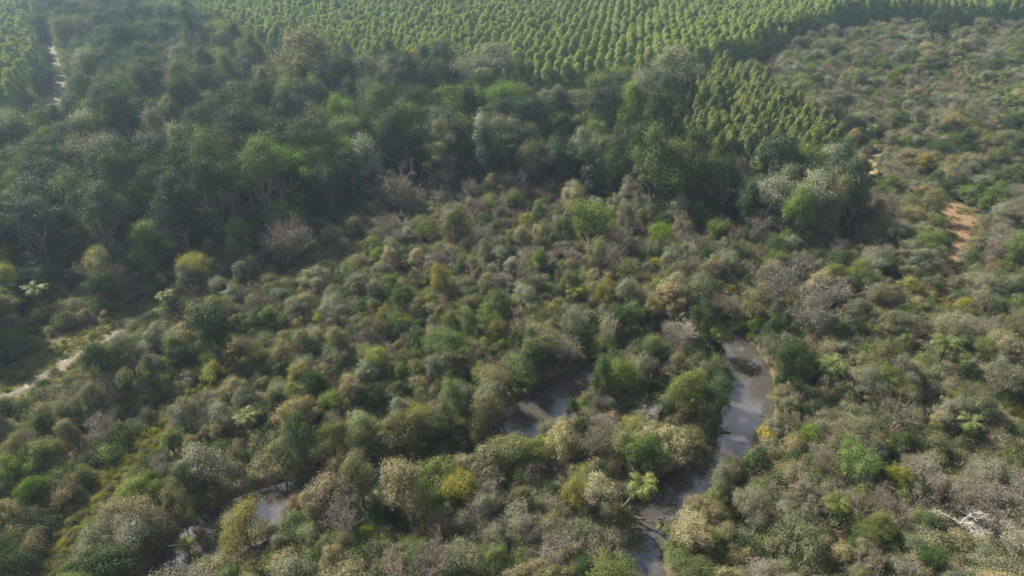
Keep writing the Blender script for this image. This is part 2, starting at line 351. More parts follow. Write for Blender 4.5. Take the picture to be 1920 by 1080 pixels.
def palm(seed, Hh, frl, nf=15, lean=(0, 0), droop=1.0):
    r = np.random.default_rng(seed); gt = Geo(); k = 9; t = np.linspace(0, 1, k)
    T = np.stack([lean[0] * t ** 1.3, lean[1] * t ** 1.3, Hh * t * (1 - 0 * t)], 1); T[0][2] = -.5
    gt.tube(T, .16 - .05 * t + .03 * (t < .1) + .02 * (np.arange(k) % 2), 8)
    top = T[-1]; ax = T[-1] - T[-2]; ax /= np.linalg.norm(ax); g = Geo()
    g.tube([top - ax * .1, top + ax * .35, top + ax * .8], [.14, .13, .03], 6)
    for i in range(nf):
        a = i * 2.399 + r.normal() * .15; el = math.radians(78 - 95 * (i / nf) ** .9 + r.normal() * 6)
        out = np.array([math.cos(a), math.sin(a), 0]); m = 11; s = np.linspace(0, 1, m); ln = frl * r.uniform(.85, 1.1)
        pts = [top + ax * .3]; ang = el
        for j in range(m - 1):
            ang -= droop * (.10 + .17 * s[j]) ; pts.append(pts[-1] + (out * math.cos(ang) + np.array([0, 0, math.sin(ang)])) * ln / (m - 1))
        pts = np.array(pts); g.tube(pts, np.linspace(.035, .01, m), 4)
        d = np.gradient(pts, axis=0); d /= np.linalg.norm(d, axis=1)[:, None]
        ss = np.repeat(np.linspace(.12, 1, 24), 2); sg = np.tile([1, -1], 24)
        P = np.stack([np.interp(ss, s, pts[:, q]) for q in range(3)], 1); D = np.stack([np.interp(ss, s, d[:, q]) for q in range(3)], 1)
        side = np.cross(D, [0, 0, 1.]); side /= np.linalg.norm(side, axis=1)[:, None] + 1e-9
        ll = (frl * .26 * np.sin(ss * 2.6 + .35)).clip(.12)[:, None] * r.uniform(.8, 1.15, 48)[:, None]
        E = P + (side * sg[:, None] * .85 + D * .45 + np.array([0, 0, -.28]) + r.normal(size=(48, 3)) * .2) * ll
        wv = D * .045
        V = np.stack([P - wv, P + wv, E + wv * .4, E - wv * .4], 1)
        g.add(V, np.arange(48 * 4).reshape(-1, 4), r.uniform(0, 1, 48), np.full(48, 1.0 if el > .5 else .2) * r.uniform(.3, 1, 48))
    return g, gt.mesh('trunk', BARK)

# ------------------------------------------------------------------ shapes of each kind
SHAPES = {}       # kind -> list of (Geo, trunk mesh, crown radius, height)
SHAPES['leafy_tree'] = [(*leafy(100 + i, R, H_, b, n, lr, lv, sz, asp, skirt=4, tipf=tf, squash=sq, droop=dr), R, H_) for i, (R, H_, b, n, lr, lv, sz, asp, tf, sq, dr) in enumerate([
    (2.3, 6.4, .9, 22, .90, 12500, .145, .55, .25, .9, 0), (2.7, 5.8, .8, 26, .85, 13000, .14, .6, .2, .8, 0), (2.0, 7.4, 1.0, 22, .78, 12500, .16, .38, .3, 1.05, .4),
    (2.5, 6.0, .7, 34, .66, 13000, .13, .6, .35, .9, 0), (2.3, 5.2, .6, 18, .92, 12000, .165, .5, .2, .85, .3), (2.9, 6.6, 1.6, 26, .85, 13000, .145, .45, .3, .7, 0),
    (2.2, 6.8, .7, 30, .70, 13000, .17, .26, .3, 1.2, 1.2), (3.1, 5.6, .5, 30, .8, 13500, .14, .5, .3, .75, 0)])]
SHAPES['shrub'] = [(*leafy(200 + i, R, H_, .25, n, lr, lv, sz, asp, tipf=.3, squash=.8), R, H_) for i, (R, H_, n, lr, lv, sz, asp) in enumerate([
    (1.6, 2.6, 12, .65, 3600, .15, .55), (1.9, 2.2, 16, .55, 3800, .14, .5), (1.3, 3.1, 10, .6, 3200, .17, .45), (2.1, 2.5, 20, .5, 4200, .13, .7)])]
SHAPES['bare_tree'] = [(*branch_tree(300 + i, R, H_, tw, wp, th, lf), R, H_) for i, (R, H_, tw, wp, th, lf) in enumerate([
    (2.3, 5.4, 5600, 0, .5, 1300), (2.0, 5.8, 5200, .0, .5, 800), (2.6, 4.8, 6200, .25, .5, 1800), (2.1, 4.6, 2600, .1, 1.0, 0), (2.4, 5.8, 5800, 0, .55, 1000)])]
SHAPES['forest_tree'] = [(*leafy(400 + i, R, H_, b, n, lr, lv, sz, asp, skirt=sk, squash=sq, tipf=tf, dome=.95), R, H_) for i, (R, H_, b, n, lr, lv, sz, asp, sk, sq, tf) in enumerate([
    (4.6, 15.5, 6.0, 20, 1.95, 16000, .25, .6, 18, .85, .3), (4.0, 17.5, 5.5, 26, 1.55, 15000, .24, .6, 18, .95, .25), (5.2, 14.5, 6.0, 26, 1.8, 17000, .25, .6, 18, .7, .3),
    (3.6, 14.0, 3.0, 24, 1.55, 14000, .24, .6, 14, 1.15, .2), (4.6, 16.5, 8.5, 18, 1.7, 15000, .25, .6, 22, .6, .35), (3.2, 16.0, 2.5, 30, 1.25, 14000, .23, .6, 14, 1.3, .2)])]
SHAPES['eucalyptus_tree'] = [(*euc(500 + i, H_, b, R, lv, .46, ln), R, H_) for i, (H_, b, R, lv, ln) in enumerate([
    (18, 8.0, 1.95, 2200, .2), (17.2, 7.5, 1.85, 2000, -.2), (18.8, 8.5, 2.0, 2200, .3), (16.4, 7.8, 1.9, 2000, 0), (17.8, 9, 1.75, 2000, .5),
    (12.5, 2.2, 2.1, 2800, .2), (11.5, 2.0, 2.0, 2600, -.2), (13.2, 2.6, 2.2, 2800, .4), (15, 3.0, 2.9, 3800, .3), (14, 2.6, 2.7, 3600, -.3)])]
SHAPES['palm_tree'] = [(*palm(600 + i, H_, fl, nf, ln, dr), fl, H_) for i, (H_, fl, nf, ln, dr) in enumerate([
    (6.2, 2.6, 16, (.5, .3), 1.0), (5.4, 2.3, 15, (-.4, .2), 1.25), (7.0, 2.6, 14, (.3, -.5), .9)])]
SHAPES['undergrowth'] = [(*leafy(700 + i, 1.0, 1.3, .1, 10, .45, 2600, .085, .5, squash=.7), 1.0, 1.3) for i in range(3)]

CACHE = {}
def crown_mesh(kind, shape, colour, m):
    k = (kind, shape, colour)
    if k not in CACHE:
        base = SHAPES[kind][shape][0]
        if (kind, shape) in CACHE:
            me = CACHE[(kind, shape)].copy(); me.materials[0] = m
        else:
            me = base.mesh('crown', m); CACHE[(kind, shape)] = me
        CACHE[k] = me
    return CACHE[k]

def material_for(kind, colour):
    if kind == 'bare_tree': return TWIG[colour]
    if kind == 'eucalyptus_tree': return {'tall': EUC, 'young': EUCY, 'broad': EUCL}[colour]
    if kind == 'palm_tree': return PALM
    return LEAF[colour]

# ------------------------------------------------------------------ the setting
def struct(name, me, kind='structure'):
    o = bpy.data.objects.new(name, me); SC.objects.link(o); o['kind'] = kind; return o

def axis(lo, f0, f1, hi, fine, coarse_n):
    a = lo + (f0 - lo) * np.linspace(0, 1, coarse_n, endpoint=False) ** .6
    c = f1 + (hi - f1) * np.linspace(0, 1, coarse_n + 1)[1:] ** 1.6
    return np.concatenate([a, np.arange(f0, f1, fine), [f1], c])
gx = axis(-1800, -130, 130, 1800, .9, 30); gy = axis(-300, 20, 175, 3200, .9, 30)
GX, GY = np.meshgrid(gx, gy); GZ = ground_z(GX, GY)
nx, ny = len(gx), len(gy); ii, jj = np.meshgrid(np.arange(nx - 1), np.arange(ny - 1))
q0 = (jj * nx + ii).ravel()
gm = build_mesh('ground', np.stack([GX, GY, GZ], -1), np.stack([q0, q0 + 1, q0 + nx + 1, q0 + nx], 1), bpy.data.materials.new('tmp'))
gm.polygons.foreach_set('use_smooth', np.ones(len(gm.polygons), bool))
gpx, gpy = proj(GX.ravel(), GY.ravel(), np.zeros(GX.size))
soil = (inpoly(gpx, gpy, PL_FAR) | inpoly(gpx, gpy, PL_YOUNG) | (GY.ravel() > 215)).astype(np.float32)
sa = gm.attributes.new('soil', 'FLOAT', 'POINT'); sa.data.foreach_set('value', soil)
m, t, b = mat('forest_soil', .95); n = t.nodes; Lk = t.links.new; b.inputs['Specular IOR Level'].default_value = .1
g = n.new('ShaderNodeNewGeometry'); z1 = n.new('ShaderNodeTexNoise'); z1.inputs['Scale'].default_value = .35; z1.inputs['Detail'].default_value = 10
z2 = n.new('ShaderNodeTexNoise'); z2.inputs['Scale'].default_value = 2.5; z2.inputs['Detail'].default_value = 6
r1 = n.new('ShaderNodeValToRGB'); e = r1.color_ramp.elements
e[0].position = .35; e[0].color = (.055, .047, .032, 1); e[1].position = .65; e[1].color = (.075, .088, .035, 1); q = e.new(.5); q.color = (.105, .083, .052, 1)
r2 = n.new('ShaderNodeValToRGB'); e = r2.color_ramp.elements
e[0].position = .35; e[0].color = (.09, .052, .036, 1); e[1].position = .7; e[1].color = (.20, .105, .06, 1)
sm = n.new('ShaderNodeAttribute'); sm.attribute_name = 'soil'; mi = n.new('ShaderNodeMixRGB')
Lk(g.outputs['Position'], z1.inputs['Vector']); Lk(g.outputs['Position'], z2.inputs['Vector']); Lk(z1.outputs['Fac'], r1.inputs[0]); Lk(z2.outputs['Fac'], r2.inputs[0])
Lk(sm.outputs['Fac'], mi.inputs[0]); Lk(r1.outputs[0], mi.inputs[1]); Lk(r2.outputs[0], mi.inputs[2]); Lk(mi.outputs[0], b.inputs['Base Color'])
gm.materials[0] = m
struct('ground', gm)

# river water: a ribbon reaching into the banks
wm, t, b = mat('river_water', .03); n = t.nodes; Lk = t.links.new
b.inputs['IOR'].default_value = 1.85; b.inputs['Specular IOR Level'].default_value = 1.0
zc = n.new('ShaderNodeTexNoise'); zc.inputs['Scale'].default_value = .12; zc.inputs['Detail'].default_value = 3; gg = n.new('ShaderNodeNewGeometry')
rr = n.new('ShaderNodeValToRGB'); rr.color_ramp.elements[0].color = (.052, .047, .042, 1); rr.color_ramp.elements[1].color = (.080, .072, .066, 1)
Lk(gg.outputs['Position'], zc.inputs['Vector']); Lk(zc.outputs['Fac'], rr.inputs[0]); Lk(rr.outputs[0], b.inputs['Base Color'])
zw = n.new('ShaderNodeTexNoise'); zw.inputs['Scale'].default_value = 1.1; zw.inputs['Detail'].default_value = 3; Lk(gg.outputs['Position'], zw.inputs['Vector'])
bp = n.new('ShaderNodeBump'); bp.inputs['Strength'].default_value = .06; bp.inputs['Distance'].default_value = .05; Lk(zw.outputs['Fac'], bp.inputs['Height']); Lk(bp.outputs[0], b.inputs['Normal'])
# cells of water wherever the bed lies near
cell = 1.0; X0, X1, Y0, Y1 = -110, 110, 5, 170
xs = np.arange(X0, X1, cell); ys = np.arange(Y0, Y1, cell); XX, YY = np.meshgrid(xs, ys)
near = dist_to(XX + cell / 2, YY + cell / 2, RIVER) < 1.6
idx = -np.ones((len(ys) + 1, len(xs) + 1), int); V = []; Fc = []
def cells_mesh(mask, xs0, ys0, c, zf, name, m):
    ids = {}; V = []; Fc = []
    def vid(i, j):
        if (i, j) not in ids: ids[(i, j)] = len(V); V.append((xs0 + i * c, ys0 + j * c))
        return ids[(i, j)]
    for j, i in zip(*np.nonzero(mask)):
        Fc.append((vid(i, j), vid(i + 1, j), vid(i + 1, j + 1), vid(i, j + 1)))
    V = np.array(V, float); Z = zf(V[:, 0], V[:, 1])
    me = build_mesh(name, np.column_stack([V, Z]), Fc, m); me.polygons.foreach_set('use_smooth', np.ones(len(me.polygons), bool))
    return me
struct('river_water', cells_mesh(near, X0, Y0, cell, lambda x, y: np.full(len(x), WATER_Z), 'river_water', wm))

def sheet(name, test, bounds, c, m, lift=.06):
    x0, x1, y0, y1 = bounds; xs = np.arange(x0, x1, c); ys = np.arange(y0, y1, c); XX, YY = np.meshgrid(xs + c / 2, ys + c / 2)
    mk = test(XX, YY)
    if not mk.any(): return
    struct(name, cells_mesh(mk, x0, y0, c, lambda x, y: ground_z(x, y) + lift, name, m))
def polytest(poly, ns=1.0):
    def f(X, Y):
        px, py = proj(X + ns * wave(X, Y, .12, 1), Y + ns * wave(X, Y, .12, 5), np.zeros_like(X)); return inpoly(px, py, poly)
    return f
def pbounds(poly, pad=4):
    q = np.array([at(*p) for p in poly]); return (q[:, 0].min() - pad, q[:, 0].max() + pad, q[:, 1].min() - pad, q[:, 1].max() + pad)
SAND = noise_mat('pale_sand', [(.21, .19, .155), (.12, .11, .075), (.27, .25, .21)], 1.2)
REDS = noise_mat('red_earth', [(.22, .115, .07), (.15, .11, .062), (.25, .14, .085)], .9)
GRASSY = noise_mat('short_grass', [(.055, .06, .032), (.10, .105, .05), (.14, .12, .075)], .8)
MEAD = noise_mat('meadow_soil', [(.08, .095, .03), (.14, .15, .04)], 1.0)
TANG = noise_mat('dry_grass_soil', [(.30, .22, .12), (.20, .18, .09)], .8)
sheet('floodway_grass', polytest(FLOODWAY), pbounds(FLOODWAY), .8, GRASSY, .05)
sheet('sandy_track', lambda X, Y: dist_to(X, Y, TRACK) < .5 * wave(X, Y, .1, 2), (-200, -60, 60, 140), .4, SAND, .09)
sheet('red_dirt_track', polytest(RED), pbounds(RED), .6, REDS)
sheet('dry_grass_ground', polytest(TANP), pbounds(TANP), .8, TANG)
sheet('meadow_ground', polytest(MEADOW), pbounds(MEADOW), .9, MEAD)
sheet('marsh_ground', lambda X, Y: dist_to(X, Y, STRIP) < .3 + .6 * wave(X, Y, .1, 2), (-100, -10, 30, 110), .8, MEAD)
sheet('sandy_path', lambda X, Y: dist_to(X, Y, SIDEPATH) < 1.5 * wave(X, Y, .3, 2), (-320, -120, 160, 420), 1.2, TANG, .06)
sheet('sandy_path_wheelings', lambda X, Y: dist_to(X, Y, SIDEPATH) < -1.2 + 1.5 * wave(X, Y, .3, 6), (-320, -120, 160, 420), 1.0, SAND, .1)
for fr_ in FARRED: sheet('red_dirt_clearing', polytest(fr_, 2.), pbounds(fr_, 8), 1.5, REDS, .08)

# ------------------------------------------------------------------ where every plant stands
class Grid:
    def __init__(s): s.g = {}
    def ok(s, x, y, r, k=1.0):
        i, j = int(x // 8), int(y // 8)
        for a in (-1, 0, 1):
            for c in (-1, 0, 1):
                for (X, Y, R) in s.g.get((i + a, j + c), ()):
                    if (X - x) ** 2 + (Y - y) ** 2 < (k * (r + R)) ** 2: return False
        return True
    def add(s, x, y, r): s.g.setdefault((int(x // 8), int(y // 8)), []).append((x, y, r))
G = Grid(); PLANTS = []      # dicts: kind, shape, colour, x, y, s (scale), h (height scale), rot, label, group
def put(kind, shape, colour, x, y, s, h=1.0, label=None, rot=None, space=.72, tilt=(0, 0)):
    R = SHAPES[kind][shape][2] * s
    PLANTS.append(dict(kind=kind, shape=shape, colour=colour, x=x, y=y, s=s, h=h, rot=random.uniform(0, 6.28) if rot is None else rot, label=label, tilt=tilt))
    G.add(x, y, R)

KEEP = []
def blocked(px, py, rp=30.):
    for kx, ky, r_, k_ in KEEP:
        if abs(px - kx) < .42 * r_ + k_ * .8 * rp + 4 and -.2 * r_ < py - ky < .5 * r_ + k_ * (2.0 if k_ > .95 else 1.25) * rp + 8: return True
    return False
KEEP += [(40, 728, 40, .5), (100, 695, 50, .6), (165, 655, 40, .5), (235, 608, 40, .5), (275, 583, 24, .5), (1772, 530, 16, .9), (1768, 560, 14, .8), (1180, 905, 60, 1), (104, 108, 16, 1), (110, 135, 18, 1), (112, 160, 18, 1), (102, 190, 22, 1), (1788, 425, 56, 1), (1775, 480, 20, .9), (1203, 930, 50, 1), (1237, 980, 34, 1), (1165, 960, 26, 1), (1345, 655, 14, 1), (1180, 960, 40, 1), (1275, 895, 40, 1), (1400, 720, 44, .8), (1380, 790, 40, .9),
         (1345, 632, 20, .8), (1000, 745, 44, 1), (1040, 728, 30, 1), (968, 790, 20, .8), (470, 930, 40, 1), (515, 912, 34, 1), (405, 970, 34, 1), (555, 903, 14, .8)]
def manual(kind, shape, colour, px, py, wpx, label, hk=1.0, zfrac=.62, shrink=1.0):
    """stands where its crown is seen at (px, py), wpx pixels wide"""
    _, _, R, H_ = SHAPES[kind][shape]; z = 3.
    for _ in range(4):
        x, y = at(px, py, z); dep = y * CP + (CAM_H - z) * SP; s = wpx * dep / F / (2 * R) * shrink; z = H_ * s * hk * zfrac
    put(kind, shape, colour, x, y, s, hk, label); KEEP.append((px, py, wpx, 1. if 'palm' in kind or 'golden' in colour else .4))

T_ = 'leafy_tree'; B_ = 'bare_tree'; F_ = 'forest_tree'; U_ = 'shrub'; P_ = 'palm_tree'
# individual plants one can point to in the photograph
manual(T_, 6, 'khaki brown', 752, 925, 112, 'large domed khaki tree with feathery crown on the near bank below the dark river slot', 1.0)
manual(T_, 6, 'olive green', 905, 765, 88, 'large weeping olive tree leaning over the left edge of the middle river reach', 1.05)
manual(U_, 0, 'golden yellow', 1438, 803, 42, 'round bush covered in golden yellow blossom on the right river bank', 1.1)
manual(U_, 1, 'golden yellow', 1412, 830, 30, 'small low golden bush just below the larger golden blossom bush', .9)
manual(U_, 2, 'golden yellow', 1576, 556, 20, 'small shrub with orange yellow flowers above the grey bare tree on the right', 1.0)
manual(U_, 0, 'yellow green', 1622, 618, 34, 'green shrub with yellow flower specks right of the grey bare tree', 1.0)
manual(B_, 2, 'brownish grey', 1322, 838, 62, 'brownish leafless shrub at the pinch of the right river reach', .7)
manual(B_, 0, 'pinkish grey', 1530, 580, 105, 'wide rounded grey leafless tree above the right side of the river bend', .95)
manual(B_, 1, 'pinkish grey', 1478, 525, 80, 'grey purple leafless tree behind the wide leafless one by the river bend', 1.0)
manual(U_, 2, 'silvery green', 1579, 655, 32, 'small silver white leaved bush in the thicket right of the river bend', 1.1)
manual(T_, 1, 'silvery green', 1296, 640, 34, 'pale leaved tree on the tip of the peninsula', 1.0)
manual(T_, 4, 'bright green', 1418, 612, 34, 'fresh yellow green tree at the outer bank of the river bend', 1.0)
manual(B_, 3, 'bleached white', 1800, 975, 70, 'dead tree with bleached white branches in the lower right thicket', .8)
manual(B_, 3, 'bleached white', 1850, 1015, 55, 'low tangle of bleached branches nearest the bottom right corner', .6)
manual(B_, 3, 'bleached white', 1385, 280, 34, 'dead white tree standing in front of the young eucalyptus block', 1.7)
manual(B_, 4, 'pinkish grey', 1395, 315, 40, 'tall grey leafless tree below the young eucalyptus block', 1.5)
manual(B_, 3, 'bleached white', 322, 170, 30, 'fallen white branches in the upper left forest', .7)
manual(B_, 3, 'bleached white', 437, 228, 34, 'dead pale tree between dark crowns in the left forest', 1.0)
manual(F_, 2, 'silvery green', 1560, 305, 88, 'broad silvery green domed forest tree below the young eucalyptus block', .8)
manual(F_, 2, 'grey green', 1566, 200, 78, 'broad grey green domed tree right of the young eucalyptus block', .8)
manual(F_, 4, 'bright green', 850, 212, 84, 'bright green spreading tree rising above the centre of the dark forest', 1.05)
manual(F_, 1, 'bright green', 745, 238, 60, 'narrow bright topped tree left of the spreading bright green forest tree', 1.0)
manual(F_, 0, 'bright green', 505, 215, 62, 'bright green round tree in the left forest', 1.0)
manual(F_, 0, 'mid green', 448, 285, 84, 'broad fresh green tree in the middle of the left forest', 1.0)
manual(F_, 3, 'bright green', 303, 275, 50, 'bright topped upright tree left of the broad fresh green one', 1.0)
manual(F_, 3, 'bright green', 360, 288, 40, 'small bright topped tree beside the upright bright one', .95)
manual(F_, 0, 'mid green', 30, 262, 100, 'large fresh green tree at the left edge of the forest', 1.0)
manual(F_, 3, 'mid green', 57, 195, 42, 'round topped tree alone at the foot of the left plantation', .8)
manual(F_, 4, 'silvery green', 395, 125, 48, 'pale crowned tree high in the upper left forest', 1.0)
manual(F_, 2, 'olive green', 575, 118, 130, 'wide domed olive tree at the edge of the far plantation', 1.0)
manual(F_, 2, 'grey green', 680, 150, 90, 'wide grey green domed tree beside the wide olive one', 1.0)
manual(F_, 4, 'yellow green', 775, 130, 56, 'yellow green flat topped tree at the plantation edge', 1.05)
manual(F_, 4, 'olive green', 835, 115, 60, 'olive flat topped tree at the upper rim of the forest', 1.1)
manual(F_, 4, 'silvery green', 925, 135, 84, 'pale olive spreading tree left of the brown clearing', 1.1)
manual(F_, 4, 'silvery green', 1065, 210, 70, 'pale tree with open crown in front of the brown clearing', .95)
manual(F_, 4, 'bright green', 1170, 165, 62, 'bright yellow green tree on the left shoulder of the upper right forest clump', 1.0)
manual(F_, 2, 'grey green', 1265, 140, 110, 'wide domed grey green tree topping the upper right forest clump', 1.05)
manual(F_, 1, 'dark blue green', 1240, 175, 70, 'dark tree under the domed grey green one', .9)
manual(F_, 5, 'grey green', 1145, 290, 34, 'slender vine covered tree in the right forest wall', .9)
manual(F_, 5, 'mid green', 1245, 330, 44, 'rounded vine covered tree in the lower right forest wall', .8)
manual(F_, 3, 'bright green', 200, 390, 66, 'fresh green round tree at the lower left forest edge', .7)
manual(F_, 0, 'yellow green', 140, 450, 56, 'yellow green tree above the left palms', .65)
manual(F_, 0, 'mid green', 290, 445, 84, 'large round green tree at the foot of the left forest', .75)
manual(T_, 1, 'yellow green', 20, 482, 50, 'yellow green tree at the left edge above the sandy track', 1.2)
manual(B_, 0, 'pinkish grey', 525, 450, 92, 'broad pinkish grey leafless tree where the left forest ends', 1.0)
manual(B_, 4, 'pinkish grey', 745, 355, 70, 'pinkish grey leafless tree at the foot of the central forest', 1.1)
manual(T_, 0, 'deep green', 395, 615, 92, 'large dark round tree beside the upper end of the sandy track', 1.15)
manual(T_, 2, 'deep green', 190, 680, 62, 'dark green tree on the near side of the sandy track', 1.2)
manual(T_, 2, 'grey green', 235, 665, 56, 'grey green tree right beside the dark one near the sandy track', 1.2)
manual(U_, 1, 'yellow green', 395, 700, 66, 'bright yellow green bush in the left marsh strip', .9)
manual(T_, 5, 'yellow green', 455, 975, 110, 'spreading yellow green tree on the near bank of the lower left river', .85)
manual(U_, 2, 'russet brown', 553, 925, 34, 'rust brown tufted shrub on the near bank of the lower left river', 1.4)
manual(T_, 0, 'mid green', 1105, 415, 74, 'round green tree alone among grey leafless trees below the forest', 1.1)
manual(U_, 0, 'bright green', 800, 428, 44, 'bright green bush among grey leafless trees below the forest', 1.2)
manual(T_, 3, 'silvery green', 765, 440, 34, 'silvery tree left of the bright green bush below the forest', 1.1)
manual(T_, 1, 'yellow green', 1736, 305, 38, 'pale yellow green round tree on the open right slope', 1.0)
manual(U_, 0, 'bright green', 1590, 268, 28, 'small lime green round tree beside the grey leafless ones', 1.3)
manual(T_, 1, 'deep green', 1760, 50, 50, 'dark round tree against the far plantation wall', 1.5)
for a in [(1562, 694, 76, 1, 'drooping palm with fringed crown right of the river bend'), (1775, 645, 76, 0, 'palm with arching fronds on the right slope above the meadow'),
          (1560, 950, 62, 0, 'lime green palm in the lower right thicket'), (1815, 792, 66, 1, 'dark fronded palm at the left end of the right meadow'),
          (312, 552, 46, 0, 'yellowish palm at the upper end of the sandy track'), (72, 545, 56, 2, 'blue green palm above the sandy track on the left'),
          (128, 512, 40, 0, 'yellow green palm left of a pair on the left bank'), (150, 500, 40, 1, 'yellow green palm right of a pair on the left bank'),
          (468, 780, 58, 2, 'dark fronded palm in the middle of the left thicket'), (342, 1003, 52, 1, 'feathery palm hanging over the lower left river'),
          (1082, 548, 44, 0, 'bright palm above the river in the centre thicket'), (768, 494, 34, 2, 'small palm in the grey thicket below the forest'),
          (1752, 122, 22, 0, 'leftmost palm of the palm grove on the upper right slope'), (1795, 112, 28, 1, 'tallest palm in the palm grove on the upper right slope'),
          (1822, 118, 26, 2, 'palm right of the tallest one in the upper right grove'), (1732, 138, 22, 2, 'small palm at the lower left of the upper right grove'),
          (1880, 140, 30, 0, 'palm standing right of the upper right grove'), (1830, 150, 26, 1, 'palm at the lower edge of the upper right grove'),
          (1895, 185, 32, 2, 'palm near the right picture edge below the grove'), (1742, 170, 26, 1, 'lone palm below the upper right grove'),
          (1640, 245, 34, 1, 'palm among grey bushes right of the domed grey green tree'), (1395, 232, 20, 0, 'small palm in the young eucalyptus edge'),
          (1262, 1050, 48, 0, 'low palm beside the river at the bottom')][:-1]:
    manual(P_, a[3], 'palm', a[0], a[1], a[2], a[4], .78, .95, 1.0)

# --- the closed fringe of trees along both banks
tgt = np.gradient(RIVER[:, :2], axis=0); tgt /= np.linalg.norm(tgt, axis=1)[:, None]; seg = np.linalg.norm(np.diff(RIVER[:, :2], axis=0), axis=1); acc = np.concatenate([[0], np.cumsum(seg)])
for side in (-1, 1):
    q = .5
    while q < acc[-1]:
        c = [np.interp(q, acc, RIVER[:, j]) for j in range(3)]; tx, ty = np.interp(q, acc, tgt[:, 0]), np.interp(q, acc, tgt[:, 1])
        nx_, ny_ = -ty * side, tx * side; low = ny_ < -.35                      # the bank on the camera's side
        sx_, sy_ = proj(np.array(c[0]), np.array(c[1]), np.array(0.)); open_ = (400 < sx_ < 600) or (950 < sx_ < 1060 and sy_ < 820) or sx_ > 1310 or (sx_ > 1170 and sy_ > 840)
        s = random.uniform(.9, 1.35) if not low else random.uniform(.55, .8) if open_ else random.uniform(.95, 1.25)
        off = c[2] + random.uniform(.3, 1.1) + (.5 if low else 0); x, y = c[0] + nx_ * off, c[1] + ny_ * off
        if abs(x) < .8 * (y + 50) and y > 22:
            k = T_ if random.random() < .84 else B_; sh = random.randrange(len(SHAPES[k])); R_ = SHAPES[k][sh][2] * s; k == B_ and None
            bx_, by_ = proj(np.array(x), np.array(y), np.array(4.))
            if not blocked(bx_, by_, F * R_ / (y * CP + CAM_H * SP)) and dist_to(np.array([x]), np.array([y]), RIVER)[0] > .3 and G.ok(x, y, R_, .5):
                u_ = random.random()
                col = random.choice(['olive green', 'mid green', 'deep green', 'olive green', 'grey green', 'deep green', 'khaki brown']) if k == T_ else random.choice(['pinkish grey', 'brownish grey', 'pale grey'])
                put(k, sh, col, x, y, s, random.uniform(.9, 1.15))
        q += 1.3
# --- random fill
N = 110000
X = rng.uniform(-420, 420, N); Y = rng.uniform(28, 430, N)
inview_half = .82 * (Y + 60); keep = np.abs(X) < inview_half; X, Y = X[keep], Y[keep]
dR = dist_to(X, Y, RIVER); dT = dist_to(X, Y, TRACK); dS = dist_to(X, Y, STRIP); dP = dist_to(X, Y, SIDEPATH)
def zone(poly, z): px, py = proj(X, Y, np.full(len(X), float(z))); return inpoly(px, py, poly)
zF = zone(FOREST, 15); zPf = zone(PL_FAR, 0); zPy = zone(PL_YOUNG, 9); zPl = zone(PL_LEFT, 14); zL = zone(LEFTBANK, 6); zR = zone(RIGHTUP, 3)
zFl = zone(FLOODWAY, 0); zM = zone(MEADOW, 0); zRed = zone(REDX, 0) | zone(TANP, 0); zFR = np.zeros(len(X), bool)
for fr_ in FARRED: zFR |= zone(fr_, 0)
PX, PY = proj(X, Y, np.full(len(X), 4.0))
W1, W2, W3 = wave(X, Y, 1.6, 1), wave(X, Y, .8, 2), wave(X, Y, 2.6, 4)
U = rng.uniform(0, 1, (len(X), 4))
def pick(u, table):
    s = sum(v for _, v in table); a = 0
    for k, v in table:
        a += v / s
        if u <= a: return k
    return table[-1][0]
